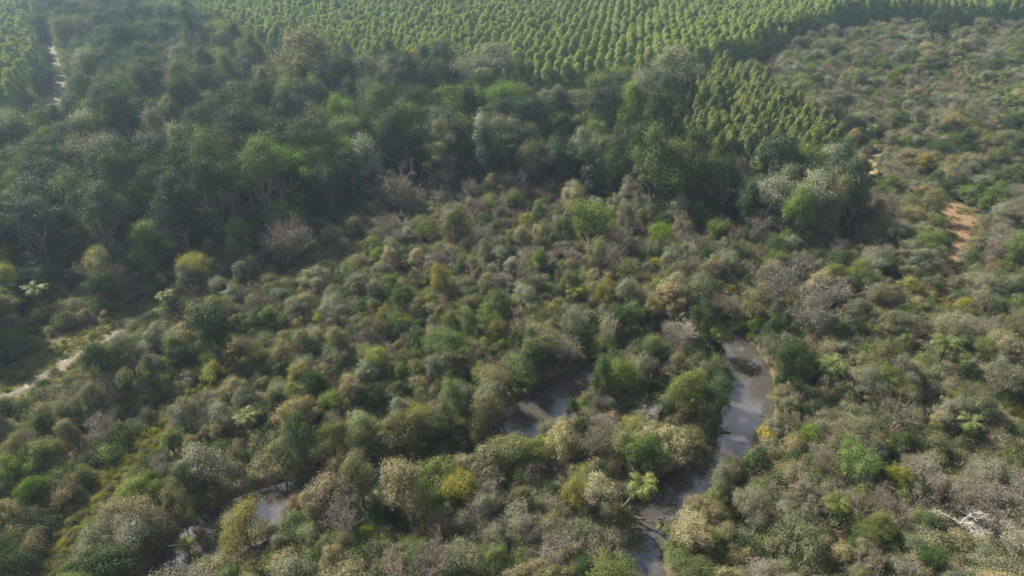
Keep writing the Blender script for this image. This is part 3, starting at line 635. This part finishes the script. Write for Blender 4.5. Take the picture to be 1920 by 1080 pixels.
for i in range(len(X)):
    x, y = X[i], Y[i]; u = U[i]
    if dR[i] < .2 or zFl[i] or dT[i] < 3.0 or zRed[i] or zM[i] or zFR[i] or dP[i] < 1.0: continue
    if zPf[i] or zPy[i] or zPl[i]: continue
    if dS[i] < .9 + 1.2 * W2[i]: continue
    px, py = PX[i], PY[i]
    if blocked(px, py, F * (2.2 if not zF[i] else 4.) / (y * CP + CAM_H * SP)): continue
    if zF[i]:
        k = F_; sh = int(u[0] * 6); s = .80 + .5 * u[1]
        col = pick(u[2], [('dark blue green', 34 + 10 * W1[i]), ('deep green', 34), ('mid green', 16 + 8 * W2[i]), ('grey green', 6), ('olive green', 6), ('bright green', 5), ('silvery green', 2)])
        h = .95 + .3 * u[3]
        if 1000 < px < 1120 and py > 200: s *= .8
    elif zL[i]:
        k = pick(u[0], [(F_, 7), (T_, 3.5), (B_, .6)]); sh = int(u[1] * len(SHAPES[k])); s = (.55 + .25 * u[3]) if k == F_ else 1.0 + .5 * u[3]; h = 1.0
        col = pick(u[2], [('deep green', 6), ('mid green', 3), ('olive green', 2.5), ('grey green', 2.5), ('khaki brown', .8), ('yellow green', .6)]) if k != B_ else pick(u[2], [('pinkish grey', 1), ('brownish grey', 1)])
    elif zR[i]:
        k = pick(u[0], [(U_, 5), (T_, 4.2 + 1.6 * W1[i]), (B_, 2.4 + 1.5 * W3[i])]); sh = int(u[1] * len(SHAPES[k])); s = 1.2 + 1.0 * u[3] ** 1.4
        if k != U_: s *= .75
        if px < 1560 and py < 260 and u[0] < .4: k = T_; sh = int(u[1] * 7); s = 1.2 + .5 * u[3]
        h = .85
        col = pick(u[2], [('olive green', 4), ('grey green', 4), ('mid green', 3.5 + W2[i]), ('deep green', 3.4), ('khaki brown', 1.6 - W2[i])]) if k != B_ else pick(u[2], [('pinkish grey', 3), ('brownish grey', 5), ('pale grey', 1)])
    else:
        if y > 235: continue
        bank = dR[i] < 4
        left = px < 700; low = py > 650
        wb = 1.7 + 1.9 * W1[i]
        if 620 < px < 1500 and 330 < py < 520: wb += 2.8
        if px > 1400 and py > 820: wb += 1.6
        if bank: wb *= .25
        if left and py < 800: wb -= .4
        k = pick(u[0], [(T_, 5.5 + (3 if bank else 0)), (B_, max(.3, wb)), (U_, 2.2 if not bank else .6)]); sh = int(u[1] * len(SHAPES[k]))
        s = {T_: .52, B_: .56, U_: .7}[k] + .68 * u[3] ** 1.7
        if bank and k == T_: s = 1.0 + .4 * u[3]
        if py < 430: s *= 1.15
        h = .92 + .3 * W3[i] * .5 + .2 * u[1]
        if k == B_: col = pick(u[2], [('pinkish grey', 4), ('brownish grey', 5), ('pale grey', 2.6), ('bleached white', .12)])
        elif 900 < px < 1450 and 540 < py < 1080 or (py > 860 and px < 1250):
            col = pick(u[2], [('olive green', 5), ('mid green', 2.6 + W2[i]), ('grey green', 4), ('deep green', 1.6), ('bright green', 1.1), ('khaki brown', 1.8), ('yellow green', .7)])
        elif left:
            col = pick(u[2], [('olive green', 3.5), ('grey green', 4.4), ('khaki brown', 2.2 - W2[i]), ('mid green', 1.8), ('deep green', 1.8), ('yellow green', .9 + .6 * W1[i]), ('silvery green', .6), ('russet brown', .22)])
        else:
            col = pick(u[2], [('olive green', 4), ('grey green', 4.2), ('khaki brown', 1.8), ('mid green', 2.6 + W2[i]), ('deep green', 2.2), ('yellow green', .6), ('bright green', .6), ('silvery green', .3), ('russet brown', .12)])
    R = SHAPES[k][sh][2] * s
    if dR[i] < R * .3: continue
    if k == U_ and zone is None: continue
    if k != F_ and not zL[i] and (dT[i] < 8 or dS[i] < 2.0):
        k, sh, s, h = U_, sh % 4, .75, .9
        if k == U_ and col in TWIG: col = 'olive green'
        R = SHAPES[k][sh][2] * s
    if G.ok(x, y, R, .43 if not zF[i] else .49): put(k, sh, col, x, y, s, h)

# --- plantation rows
ra = math.radians(9.5); ux, uy = math.sin(ra), math.cos(ra); vx, vy = uy, -ux
ia, ja = np.meshgrid(np.arange(-190, 190), np.arange(20, 300)); ia = ia.ravel(); ja = ja.ravel()
jit = rng.normal(size=(len(ia), 2)) * .2
ex = ia * 3.45 * vx + ja * 1.6 * ux + jit[:, 0]; ey = ia * 3.45 * vy + ja * 1.6 * uy + jit[:, 1]
def z2(poly, z): px, py = proj(ex, ey, np.full(len(ex), float(z))); return inpoly(px, py, poly)
eF = z2(PL_FAR, 0); eY = z2(PL_YOUNG, 9); eL = z2(PL_LEFT, 14)
ok_ = (ey < 445) & (np.abs(ex) < .8 * (ey + 40)) & (rng.uniform(0, 1, len(ex)) > .05 + .25 * (wave(ex, ey, 1.1, 11) > .78))
hn = wave(ex, ey, 2.0, 7)
for i in np.nonzero(ok_ & (eF | eY | eL))[0]:
    if dist_to(ex[i:i + 1], ey[i:i + 1], SIDEPATH)[0] < 1.5: continue
    c = 'young' if (eY[i] and not eF[i]) else 'broad' if (eL[i] and ex[i] < -100 and not eF[i]) else 'tall'
    s, h = {'tall': (.95, 1.0), 'young': (1.0, 1.0), 'broad': (1.0, 1.0)}[c]
    if c == 'broad' and (ja[i] % 2): continue
    if not G.ok(ex[i], ey[i], .5, .5): continue
    if c == 'young' and (ja[i] % 3 == 2): continue
    put('eucalyptus_tree', int({'tall': rng.integers(0, 5), 'young': rng.integers(5, 8), 'broad': rng.integers(8, 10)}[c]), c, ex[i], ey[i], s * rng.uniform(.8, 1.14), h * (1 + .07 * hn[i]) * rng.uniform(.9, 1.1))

# ------------------------------------------------------------------ individuals and the rest
for p in PLANTS:
    _, _, R, H_ = SHAPES[p['kind']][p['shape']]; p['z'] = float(ground_z(np.array([p['x']]), np.array([p['y']]))[0])
    p['px'], p['py'] = [float(v) for v in proj(np.array(p['x']), np.array(p['y']), np.array(p['z'] + H_ * p['s'] * p['h'] * .8))]
    dep = p['y'] * CP + CAM_H * SP; p['size'] = F * R * p['s'] / dep
    p['ax'] = random.uniform(.76, 1.32) if p['kind'] in ('leafy_tree', 'shrub', 'bare_tree', 'forest_tree') else 1.0
    m_ = 12; p['in'] = (-m_ < p['px'] < 1920 + m_) and (-m_ < p['py'] < 1080 + m_)
KINDS = {'leafy_tree': ('leafy tree', 'tree', 'leafy trees of the riverside thicket'), 'bare_tree': ('leafless tree', 'bare tree', 'leafless trees of the riverside thicket'),
         'shrub': ('bush', 'shrub', 'bushes of the riverside thicket'), 'forest_tree': ('forest tree', 'forest tree', 'tall trees of the dark forest belt'),
         'eucalyptus_tree': ('eucalyptus', 'eucalyptus', 'eucalyptus trees planted in rows'), 'palm_tree': ('palm', 'palm', 'palms scattered in the thicket')}
MARKS = [('near the top left sandy path', 110, 150), ('in the top left corner of the forest', 200, 60), ('above the dead pale tree in the left forest', 420, 150), ('behind the big left edge tree', 60, 300),
    ('around the broad fresh green tree in the left forest', 430, 290), ('by the wide olive dome at the plantation edge', 580, 140), ('left of the spreading bright green forest tree', 690, 230),
    ('right of the spreading bright green forest tree', 950, 230), ('by the brown clearing', 1060, 205), ('in the upper right forest clump', 1240, 160), ('in the right forest wall', 1180, 310),
    ('under the young eucalyptus block', 1400, 320), ('by the silvery dome tree', 1570, 330), ('by the dry grass gap', 1650, 350), ('by the upper right palm grove', 1800, 150), ('beside the upper right red clearing', 1800, 85),
    ('along the upper right plantation wall', 1600, 80), ('below the upper right palm grove', 1800, 240), ('left of the red dirt track', 1690, 430), ('right of the red dirt track', 1870, 420), ('below the red dirt track', 1800, 560),
    ('between the dome trees and the palm grove', 1650, 190), ('at the foot of the left forest', 330, 440), ('beside the left bank palms', 120, 520), ('at the left edge above the track', 20, 600),
    ('at the upper end of the sandy track', 330, 560), ('near the pinkish leafless tree', 540, 450), ('below the pinkish leafless tree', 560, 560), ('under the central forest wall', 760, 380), ('around the bright green bush below the forest', 830, 460),
    ('around the lone round tree below the forest', 1080, 420), ('below the right forest wall', 1290, 420), ('left of the wide grey leafless tree', 1420, 500), ('behind the wide grey leafless tree', 1560, 490), ('above the river bend', 1270, 540),
    ('in the centre thicket', 950, 540), ('west of the centre thicket', 760, 580), ('by the bright palm in the centre', 1090, 560), ('above the hidden river reach', 1080, 620), ('on the far bank of the middle reach', 950, 660),
    ('behind the weeping olive tree', 830, 720), ('in the thicket above the dark river slot', 720, 800), ('beside the dark fronded left palm', 480, 790), ('right of the marsh strip', 560, 700), ('around the yellow green marsh bush', 400, 690),
    ('on the near side of the sandy track', 200, 700), ('at the left edge below the track', 40, 790), ('left of the marsh strip', 130, 840), ('in the bottom left corner', 60, 1010), ('beside the lower marsh strip', 240, 900),
    ('on the far bank of the lower left river', 400, 880), ('on the bank over the dark slot', 620, 850), ('below the lower left river', 460, 1030), ('around the large khaki dome tree', 740, 940), ('at the bottom centre', 760, 1050),
    ('on the neck of the peninsula', 940, 900), ('in the heart of the peninsula', 1090, 800), ('on the left flank of the peninsula', 1080, 730), ('on the right flank of the peninsula', 1280, 760), ('on the tip of the peninsula', 1270, 660),
    ('left of the leaning river palm', 1080, 940), ('under the peninsula at the bottom', 1050, 1040), ('right of the leaning river palm', 1310, 960), ('at the bottom right of the river', 1320, 1050), ('on the outer bank of the bend', 1470, 670),
    ('around the golden blossom bush', 1470, 800), ('below the golden blossom bush', 1440, 880), ('between the two right palms', 1660, 680), ('by the right slope palm', 1800, 650), ('at the right edge above the meadow', 1890, 700),
    ('left of the right meadow', 1640, 780), ('below the right meadow', 1850, 860), ('around the lime green right palm', 1560, 960), ('between lime palm and bleached branches', 1690, 940), ('around the bleached branches', 1820, 980), ('along the bottom right edge', 1600, 1050), ('in the bottom right corner', 1880, 1050)]
MK = np.array([(a, b_) for _, a, b_ in MARKS], float)
ORD = ['first', 'second', 'third', 'fourth', 'fifth', 'sixth', 'seventh', 'eighth', 'ninth', 'tenth', 'eleventh', 'twelfth']
single = []; rest = []
for kind in KINDS:
    ps = [p for p in PLANTS if p['kind'] == kind]
    ps.sort(key=lambda p: (0 if p['label'] else 1, 0 if p['in'] else 1, -p['size']))
    n_in = sum(p['in'] for p in ps); k = min(298, n_in)
    single += ps[:k]; rest += [p for p in ps[k:]]
cells = {}
for p in single:
    if p['label']: continue
    if p['kind'] == 'eucalyptus_tree':
        big = {'tall': 'tall slender green eucalyptus', 'young': 'short yellowish green eucalyptus', 'broad': 'broad bright green eucalyptus'}[p['colour']]
        place = {'tall': 'in the front rows of the large far plantation', 'young': 'in the small young block on the right', 'broad': 'in the block in the top left corner'}[p['colour']]
        key = (big, place); p['fixed'] = True
    else:
        w_ = int(np.argmin((MK[:, 0] - p['px']) ** 2 + (1.5 * (MK[:, 1] - p['py'])) ** 2))
        sz = 'large' if p['s'] > 1.12 else 'small' if p['s'] < .8 else ''
        key = ((sz + ' ' + p['colour'] + ' ' + KINDS[p['kind']][0]).strip(), MARKS[w_][0])
    cells.setdefault(key, []).append(p)
for (look, place), ps in cells.items():
    ps.sort(key=lambda p: p['px'])
    for i, p in enumerate(ps):
        if len(look.split()) + len(place.split()) > 13: place = place.replace(' of the upper', ' of upper').replace(' of the ', ' of ').replace(' in the left forest', '').replace('the ', '')
        if len(ps) == 1: lb = f'{look} {place}'
        elif len(ps) <= 12:
            o_ = 'leftmost' if i == 0 else 'rightmost' if i == len(ps) - 1 else f'{ORD[i]} from left'
            lb = f'{look} {place}, {o_}'
        else: lb = f'{look} {place}'
        p['label'] = lb

SOURCES = {}
for p in single:
    kind = p['kind']; cat = KINDS[kind][1]
    root = bpy.data.objects.new(kind, None); SC.objects.link(root); root.empty_display_size = .5
    root.location = (p['x'], p['y'], p['z']); root.rotation_euler = (p['tilt'][0], p['tilt'][1], p['rot']); root.scale = (p['s'] * p['ax'], p['s'] / p['ax'], p['s'] * p['h'])
    root['label'] = p['label']; root['category'] = cat; root['group'] = KINDS[kind][2]
    key = (kind, p['shape'], p['colour'])
    if key not in SOURCES:
        cr = bpy.data.objects.new('crown', crown_mesh(kind, p['shape'], p['colour'], material_for(kind, p['colour'])))
        tk = bpy.data.objects.new('trunk', SHAPES[kind][p['shape']][1]); SOURCES[key] = (cr, tk)
    else:
        cr, tk = SOURCES[key][0].copy(), SOURCES[key][1].copy()
    for o in (cr, tk): SC.objects.link(o); o.parent = root

# the rest of each kind, and the low growth, as scattered masses
def mass(name, items, sources, label=None):
    """items: (x, y, z, rx, ry, rz, sx, sz, source index)"""
    if not items: return
    A = np.array(items, float); me = bpy.data.meshes.new(name); me.vertices.add(len(A)); me.vertices.foreach_set('co', A[:, :3].astype(np.float32).ravel())
    for nm, ty, arr in (('rot', 'FLOAT_VECTOR', A[:, 3:6]), ('scl', 'FLOAT_VECTOR', A[:, [6, 6, 7]])):
        q = me.attributes.new(nm, ty, 'POINT'); q.data.foreach_set('vector', arr.astype(np.float32).ravel())
    q = me.attributes.new('src', 'INT', 'POINT'); q.data.foreach_set('value', A[:, 8].astype(np.int32))
    o = bpy.data.objects.new(name, me); SC.objects.link(o); o['kind'] = 'stuff'
    if label: o['label'] = label
    ng = bpy.data.node_groups.new(name, 'GeometryNodeTree'); ng.interface.new_socket('Geometry', in_out='INPUT', socket_type='NodeSocketGeometry'); ng.interface.new_socket('Geometry', in_out='OUTPUT', socket_type='NodeSocketGeometry')
    N_ = ng.nodes; L_ = ng.links.new; gi = N_.new('NodeGroupInput'); go = N_.new('NodeGroupOutput'); jn = N_.new('GeometryNodeJoinGeometry')
    def na(nm, ty): a = N_.new('GeometryNodeInputNamedAttribute'); a.data_type = ty; a.inputs[0].default_value = nm; return [s for s in a.outputs if s.enabled][0]
    rot, scl, src = na('rot', 'FLOAT_VECTOR'), na('scl', 'FLOAT_VECTOR'), na('src', 'INT')
    for i, objs in enumerate(sources):
        cmp_ = N_.new('FunctionNodeCompare'); cmp_.data_type = 'INT'; cmp_.operation = 'EQUAL'
        ins = [s for s in cmp_.inputs if s.enabled]; L_(src, ins[0]); ins[1].default_value = i
        jo = N_.new('GeometryNodeJoinGeometry')
        for ob in objs:
            oi = N_.new('GeometryNodeObjectInfo'); oi.transform_space = 'ORIGINAL'; oi.inputs['Object'].default_value = ob; oi.inputs['As Instance'].default_value = True
            L_(oi.outputs['Geometry'], jo.inputs[0])
        ip = N_.new('GeometryNodeInstanceOnPoints'); L_(gi.outputs[0], ip.inputs['Points']); L_([s for s in cmp_.outputs if s.enabled][0], ip.inputs['Selection'])
        L_(jo.outputs[0], ip.inputs['Instance']); L_(rot, ip.inputs['Rotation']); L_(scl, ip.inputs['Scale']); L_(ip.outputs[0], jn.inputs[0])
    L_(jn.outputs[0], go.inputs[0]); md = o.modifiers.new('scatter', 'NODES'); md.node_group = ng
    return o

def rest_items(filt):
    keys = [k for k in SOURCES]; idx = {k: i for i, k in enumerate(keys)}; used = {}; items = []; srcs = []
    for p in rest:
        if not filt(p): continue
        k = (p['kind'], p['shape'], p['colour'])
        if k not in SOURCES:
            alt = [q for q in keys if q[0] == p['kind'] and q[2] == p['colour']] or [q for q in keys if q[0] == p['kind'] and q[1] == p['shape']] or [q for q in keys if q[0] == p['kind']]
            k = alt[0]
        if k not in used: used[k] = len(srcs); srcs.append(SOURCES[k])
        items.append((p['x'], p['y'], p['z'], 0, 0, p['rot'], p['s'], p['s'] * p['h'], used[k]))
    return items, srcs
for nm, kinds in (('far_plantation', ('eucalyptus_tree',)), ('far_forest', ('forest_tree',)), ('far_thicket', ('leafy_tree', 'bare_tree', 'shrub', 'palm_tree'))):
    it, sr = rest_items(lambda p: p['kind'] in kinds); mass(nm, it, sr)

# low growth: hidden seeds are three small real clumps placed among the rest
def plain(name, me, x, y, s=1.0, label=None, cat=None, group=None):
    o = bpy.data.objects.new(name, me); SC.objects.link(o); o.location = (x, y, float(ground_z(np.array([x]), np.array([y]))[0])); o.scale = (s, s, s)
    if label: o['label'] = label
    if cat: o['category'] = cat
    if group: o['group'] = group
    return o
def tuft(seed, m, n=90, h=.9, R=.6, w_=.03):
    r = np.random.default_rng(seed); g = Geo(); a = r.uniform(0, 6.28, n); rr = R * np.sqrt(r.uniform(0, 1, n))
    P = np.stack([np.cos(a) * rr, np.sin(a) * rr, np.zeros(n)], 1); D = np.stack([np.cos(a) * .45, np.sin(a) * .45, np.ones(n)], 1) + r.normal(size=(n, 3)) * .3
    E = P + D * (h * r.uniform(.5, 1.1, n))[:, None]; sd_ = r.normal(size=(n, 3)); sd_[:, 2] *= .2; sd_ = sd_ / np.linalg.norm(sd_, axis=1)[:, None] * w_
    g.add(np.stack([P - sd_, P + sd_, E + sd_, E - sd_], 1), np.arange(n * 4).reshape(-1, 4), r.uniform(0, 1, n), (r.uniform(0, 1, n) < .4) * 1.0)
    return g
seeds = []
cols = ['deep green', 'olive green', 'mid green', 'khaki brown', 'grey green', 'yellow green']
for i, c in enumerate(cols):
    g = SHAPES['undergrowth'][i % 3][0]; me = g.mesh('low_growth', LEAF[c]); x, y = at(700 + 60 * i, 980 - 30 * i, 0)
    o = plain('low_bush', me, x, y, 1.0, f'low {c} bush under the trees of the near bank', 'shrub', 'bushes of the riverside thicket'); seeds.append([o])
n = 64000; ux_ = rng.uniform(-330, 330, n); uy_ = 30 + 330 * rng.uniform(0, 1, n) ** 1.5
kp = (np.abs(ux_) < .8 * (uy_ + 50)); ux_, uy_ = ux_[kp], uy_[kp]
dr = dist_to(ux_, uy_, RIVER); dt = dist_to(ux_, uy_, TRACK); ds = dist_to(ux_, uy_, STRIP); dp_ = dist_to(ux_, uy_, SIDEPATH)
def zz(poly, z=0): px, py = proj(ux_, uy_, np.full(len(ux_), float(z))); return inpoly(px, py, poly)
bad = (dr < .05) | (dt < .6) | (ds < .4) | (dp_ < 0) | zz(FLOODWAY) | zz(MEADOW) | zz(RED) | zz(TANP) | zz(PL_FAR) | zz(PL_LEFT, 14) | zz(PL_YOUNG, 9)
for fr_ in FARRED: bad |= zz(fr_)
ux_, uy_ = ux_[~bad], uy_[~bad]; uz_ = ground_z(ux_, uy_); wv = wave(ux_, uy_, .7, 9)
items = [(ux_[i], uy_[i], uz_[i] - .1, 0, 0, rng.uniform(0, 6.28), rng.uniform(1.0, 2.2), rng.uniform(1.0, 2.6), int(np.clip(rng.integers(0, 5) + (1 if wv[i] > .4 else 0), 0, 4))) for i in range(len(ux_))]
mass('undergrowth', items, seeds, 'dense low bushes covering the ground under the trees')

hg = [tuft(900, HERB), tuft(901, HERB, 110, .7, .7), tuft(902, DRYG, 80, .8, .5)]
hx, hy = at(1800, 780, 0); hs = []
for i, (g, m_) in enumerate(zip(hg, (HERB, HERB, DRYG))):
    px_, py_ = [(1850, 782), (280, 812), (230, 640)][i]; x, y = at(px_, py_, 0)
    hs.append([plain('grass_tuft', g.mesh('grass_tuft', m_), x, y, 1.2, ['yellow green grass tuft in the right meadow', 'yellow green herb tuft in the left marsh strip', 'dry straw coloured grass tuft beside the sandy track'][i], 'grass')])
hs.append(seeds[1]); hs.append(seeds[2]); hs.append(seeds[5])
ylw = bpy.data.objects  # noqa
gi_ = []
def fill(test, bounds, n, srcs, smin, smax, sink=0.0):
    x = rng.uniform(bounds[0], bounds[1], n); y = rng.uniform(bounds[2], bounds[3], n); k = test(x, y); x, y = x[k], y[k]; z = ground_z(x, y)
    for i in range(len(x)): gi_.append((x[i], y[i], z[i] - sink, 0, 0, rng.uniform(0, 6.28), rng.uniform(smin, smax), rng.uniform(smin, smax), random.choice(srcs)))
fill(lambda x, y: dist_to(x, y, STRIP) < .9, (-100, -10, 30, 110), 22000, [0, 1, 1, 5, 3], .4, .85)
fill(lambda x, y: polytest(MEADOW)(x, y), pbounds(MEADOW), 2600, [0, 0, 1, 2, 5], .5, 1.0)
fill(lambda x, y: polytest(FLOODWAY)(x, y) & (dist_to(x, y, TRACK) > .1), pbounds(FLOODWAY), 9000, [1, 2, 2, 2, 4], .3, .7)
fill(lambda x, y: (polytest(RED)(x, y) | polytest(TANP)(x, y)) & (wave(x, y, .15, 3) > .0), pbounds(RED + TANP), 8500, [2, 2, 1], .3, .8)
fill(lambda x, y: (dist_to(x, y, SIDEPATH) < 2.0) & (dist_to(x, y, SIDEPATH) > -2.0), (-320, -120, 160, 420), 9000, [0, 1, 2], .8, 1.8)
mass('meadow_grass', gi_, hs, 'yellow green and straw coloured grass of the clearings')

# ------------------------------------------------------------------ the leaning palms and small things by the water
def leaning_palm(base_px, crown_px, zb, zt, seed, frl, nf, droop, label, thick=1.0):
    bx, by = at(*base_px, zb); cx, cy_ = at(*crown_px, zt)
    r = np.random.default_rng(seed); lean = (cx - bx, cy_ - by)
    g, tm = palm(seed, zt - zb, frl, nf, lean, droop)
    root = bpy.data.objects.new('palm_tree', None); SC.objects.link(root); root.location = (bx, by, zb)
    root['label'] = label; root['category'] = 'palm'; root['group'] = KINDS['palm_tree'][2]
    for nm, me in (('crown', g.mesh('crown', PALM)), ('trunk', tm)):
        o = bpy.data.objects.new(nm, me); SC.objects.link(o); o.parent = root
leaning_palm((1152, 975), (1202, 912), 0.0, 4.4, 61, 2.5, 20, 1.0, 'round crowned green palm leaning from the left bank over the lower river')
leaning_palm((1166, 962), (1240, 986), -.3, .9, 62, 1.3, 12, .9, 'low palm over the lower river, its trunk standing in for a shadow line')  # crown is a plant; trunk stands in for a dark shadow and reflection line
# stump, drifted log
g = Geo(); r = np.random.default_rng(5)
g.tube([(0, 0, -.8), (.03, 0, .4), (.0, .05, 1.1), (.05, .02, 1.25)], [.26, .22, .2, .12], 8); g.tube([(.02, 0, .7), (.35, .1, 1.15)], [.07, .03], 5)
x, y = at(1344, 664, -.5); o = plain('tree_stump', g.mesh('tree_stump', BARKG), x, y, 1.0, 'broken grey brown stump standing in the shallow water at the river bend', 'stump'); o.location.z = WATER_Z
g = Geo(); g.tube([(-1.0, 0, .0), (-.2, .1, .12), (.8, 0, .1)], [.12, .12, .07], 7); g.tube([(.1, .05, .1), (.5, .5, .6)], [.06, .02], 4); g.tube([(-.3, .05, .1), (-.5, -.3, .7)], [.05, .02], 4)
x, y = at(1358, 812, WATER_Z); o = plain('driftwood', g.mesh('driftwood', BARK), x, y, 1.2, 'dark driftwood snagged at the left edge of the river bend', 'driftwood'); o.location.z = WATER_Z
g = Geo(); g.tube([(-1.1, 0, .05), (0, .05, .12), (1.1, 0, .06)], [.1, .11, .09], 7); g.tube([(.3, 0, .1), (.5, .3, .35)], [.04, .02], 4)
x, y = at(332, 1024, WATER_Z); o = plain('fallen_log', g.mesh('fallen_log', BARKW), x, y, 1.0, 'short pale log lying in the lower left river below the feathery palm', 'log'); o.location.z = WATER_Z

# ------------------------------------------------------------------ haze: the air of the whole place
HAZE = 0.0003
hm = bpy.data.materials.new('haze'); hm.use_nodes = True; t = hm.node_tree; t.nodes.remove(t.nodes['Principled BSDF'])
pv = t.nodes.new('ShaderNodeVolumePrincipled'); pv.inputs['Color'].default_value = (.56, .77, 1, 1); pv.inputs['Density'].default_value = HAZE; pv.inputs['Anisotropy'].default_value = .5
t.links.new(pv.outputs[0], t.nodes['Material Output'].inputs['Volume'])
x0, x1, y0, y1, z0, z1_ = -1850, 1850, -350, 3250, -4, CAM_H + 2
V = [(x, y, z) for z in (z0, z1_) for y in (y0, y1) for x in (x0, x1)]
me = build_mesh('haze', V, [(0, 2, 3, 1), (4, 5, 7, 6), (0, 1, 5, 4), (2, 6, 7, 3), (0, 4, 6, 2), (1, 3, 7, 5)], hm); struct('haze', me, 'stuff')
print('LONG', [p['label'] for p in single if len(p['label'].replace('-', ' ').split()) > 16])
print('PLANTS', len(PLANTS), 'single', len(single), {k: sum(p['kind'] == k for p in PLANTS) for k in KINDS})
